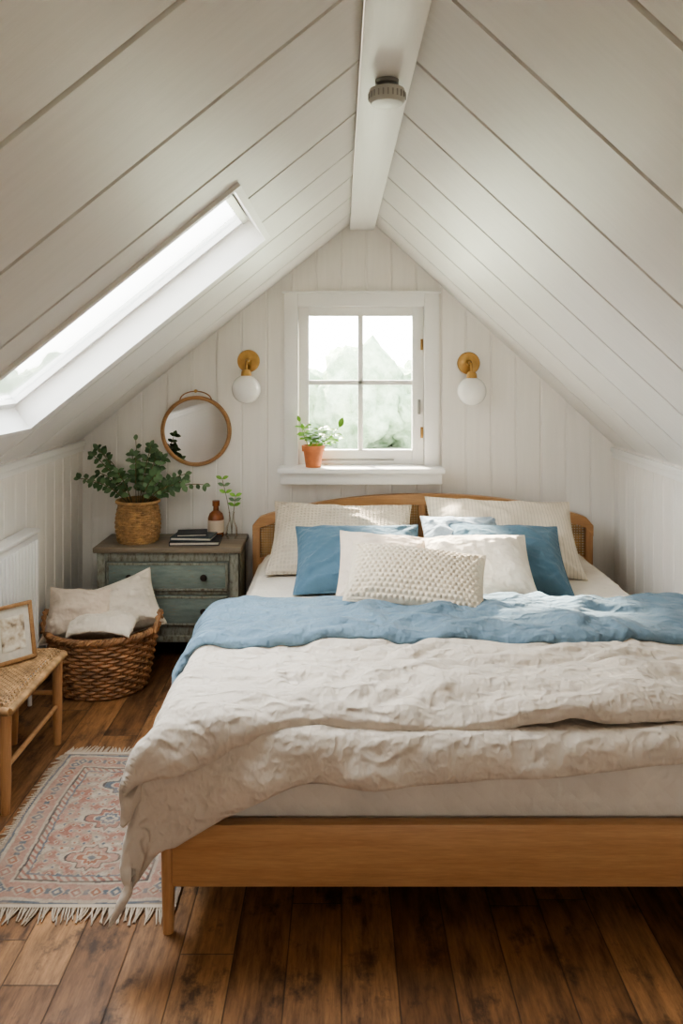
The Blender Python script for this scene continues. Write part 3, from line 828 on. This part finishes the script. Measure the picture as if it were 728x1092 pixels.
for i in range(nu+1):
    for j in range(nv+1):
        u=i/nu; w=j/nv; x=RX0+(RX1-RX0)*u; y=RY0+(RY1-RY0)*w
        x+=.008*math.sin(y*9)*(1-u); y+=.006*math.sin(x*11)
        v.append((x,y,.008+.0015*nz(x*6,y*6,2))); cols.append(rugcol(u,w))
for i in range(nu):
    for j in range(nv):
        a=i*(nv+1)+j; f.append((a,a+nv+1,a+nv+2,a+1))
b.add(v,f,'rug')
nrug=len(v)
random.seed(5)
for side in (0,1):
    yb=RY0 if side==0 else RY1; sg=-1 if side==0 else 1
    b.box(RX0,RX1,yb-.006,yb+.006,.001,.010,'fringe')
    for i in range(78):
        x=RX0+(RX1-RX0)*(i+.5)/78; L=random.uniform(.045,.068); k=random.uniform(-.016,.016)
        b.tube([(x,yb,.008),(x+k*.3,yb+sg*L*.4,.006),(x+k,yb+sg*L,.004)],[.0026,.0032,.0015],'fringe',5)
for i in range(70):
    y=RY0+(RY1-RY0)*(i+.5)/70; L=random.uniform(.012,.03)
    b.tube([(RX0+.006,y,.007),(RX0-L,y+random.uniform(-.01,.01),.004)],[.003,.0016],'fringe',5)
SKIPN.add('area_rug')
rug=b.done('area_rug',angle=60)
ca=rug.data.color_attributes.new('Col','FLOAT_COLOR','POINT')
for i in range(len(rug.data.vertices)):
    c=cols[i] if i<nrug else cream; ca.data[i].color=(c[0],c[1],c[2],1)

# ------------------------------------------------------------------ smoke detector
b=B(); c=(.115,1.98,RZ-.028)
b.lathe([(0,0),(.030,0),(.030,-.010),(.020,-.014),(.018,-.024)],c,'steel',28)
b.lathe([(.018,-.020),(.044,-.024),(.046,-.030),(.046,-.052),(.040,-.060),(.022,-.063),(0,-.063)],c,'plast',36)
for a in range(24):
    an=a*math.pi/12; b.box(-.002,.002,-.001,.001,-.050,-.034,'steel',0,1,Matrix.Translation(Vector(c)+Vector((.0462*math.cos(an),.0462*math.sin(an),0))))
b.done('smoke_detector')

# ------------------------------------------------------------------ outside
b=B(); b.box(-80,80,-60,140,-3.2,-3.0,'grass'); b.done('ground',origin=False)
b=B(); random.seed(9)
for i in range(110):
    x=-30+i*.55+random.uniform(-.8,.8); y=46+random.uniform(-5,5); R=random.uniform(1.1,2.1)
    bm=bmesh.new(); bmesh.ops.create_icosphere(bm,subdivisions=4,radius=R)
    for vv in bm.verts:
        q=vv.co.normalized(); k=1+.30*noise.noise(q*1.6+Vector((i,0,0)))+.20*noise.noise(q*5+Vector((0,i,0)))+.10*noise.noise(q*13+Vector((0,0,i)))
        vv.co=vv.co*k*1.1; vv.co.z*=1.25; vv.co+=Vector((x,y,-3+R*1.1))
    bm.verts.index_update(); b.add([q.co.copy() for q in bm.verts],[[q.index for q in ff.verts] for ff in bm.faces],'tree'); bm.free()
SKIPN.add('tree_line'); b.done('tree_line',angle=80)

# ------------------------------------------------------------------ lights
w=bpy.data.worlds.new('World'); scene.world=w; w.use_nodes=True; nt=w.node_tree; nt.nodes.clear()
out=nt.nodes.new('ShaderNodeOutputWorld'); bg=nt.nodes.new('ShaderNodeBackground')
tc=nt.nodes.new('ShaderNodeTexCoord'); sp=nt.nodes.new('ShaderNodeSeparateXYZ'); rp_=nt.nodes.new('ShaderNodeValToRGB')
nt.links.new(tc.outputs['Generated'],sp.inputs[0]); nt.links.new(sp.outputs[2],rp_.inputs[0])
e=rp_.color_ramp.elements; e[0].position=0.0; e[0].color=(1.0,0.975,0.94,1); e[1].position=.9; e[1].color=(.86,.92,1,1)
nt.links.new(rp_.outputs[0],bg.inputs[0]); bg.inputs[1].default_value=12.5; nt.links.new(bg.outputs[0],out.inputs[0])
def portal(name,loc,direction,sx,sy):
    l=bpy.data.lights.new(name,'AREA'); l.shape='RECTANGLE'; l.size=sx; l.size_y=sy; l.cycles.is_portal=True
    o=bpy.data.objects.new(name,l); o.location=loc; o.rotation_euler=Vector(direction).to_track_quat('-Z','Y').to_euler(); scene.collection.objects.link(o); return o
portal('window_portal',((WX0+WX1)/2,YB+.15,(WZ0+WZ1)/2),(0,-1,0),WX1-WX0,WZ1-WZ0)
portal('rear_fill_portal',((RWX0+RWX1)/2,YF-.1,(RWZ0+RWZ1)/2),(0,1,0),RWX1-RWX0,RWZ1-RWZ0)  # samples sky through the added fill opening
pl=portal('skylight_portal',mapL((y0+y1)/2,(s0+s1)/2,.15),(-nl),1,1)
m3=Matrix((sl,Vector((0,1,0)),nl)).transposed()
if m3.determinant()<0: m3=Matrix((sl,Vector((0,-1,0)),nl)).transposed()
pl.rotation_euler=m3.to_euler(); pl.data.size=s1-s0; pl.data.size_y=y1-y0
s=bpy.data.lights.new('sun','SUN'); s.energy=55; s.angle=math.radians(8); s.color=(1,.88,.72)
so=bpy.data.objects.new('sun',s); so.rotation_euler=Vector((.38,-.85,-.68)).to_track_quat('-Z','Y').to_euler(); so.location=(0,8,6); scene.collection.objects.link(so)

# ------------------------------------------------------------------ camera
cam=bpy.data.cameras.new('camera'); cam.sensor_fit='VERTICAL'; cam.sensor_height=36; cam.sensor_width=24
cam.lens=F/1092*36; cam.shift_y=-161/1092; cam.clip_start=.02; cam.clip_end=500
co=bpy.data.objects.new('camera',cam); co.location=(0,0,EYE); co.rotation_euler=(math.radians(90),0,0)
scene.collection.objects.link(co); scene.camera=co
scene.view_settings.view_transform='AgX'; scene.view_settings.look='AgX - Medium High Contrast'; scene.view_settings.exposure=0.5
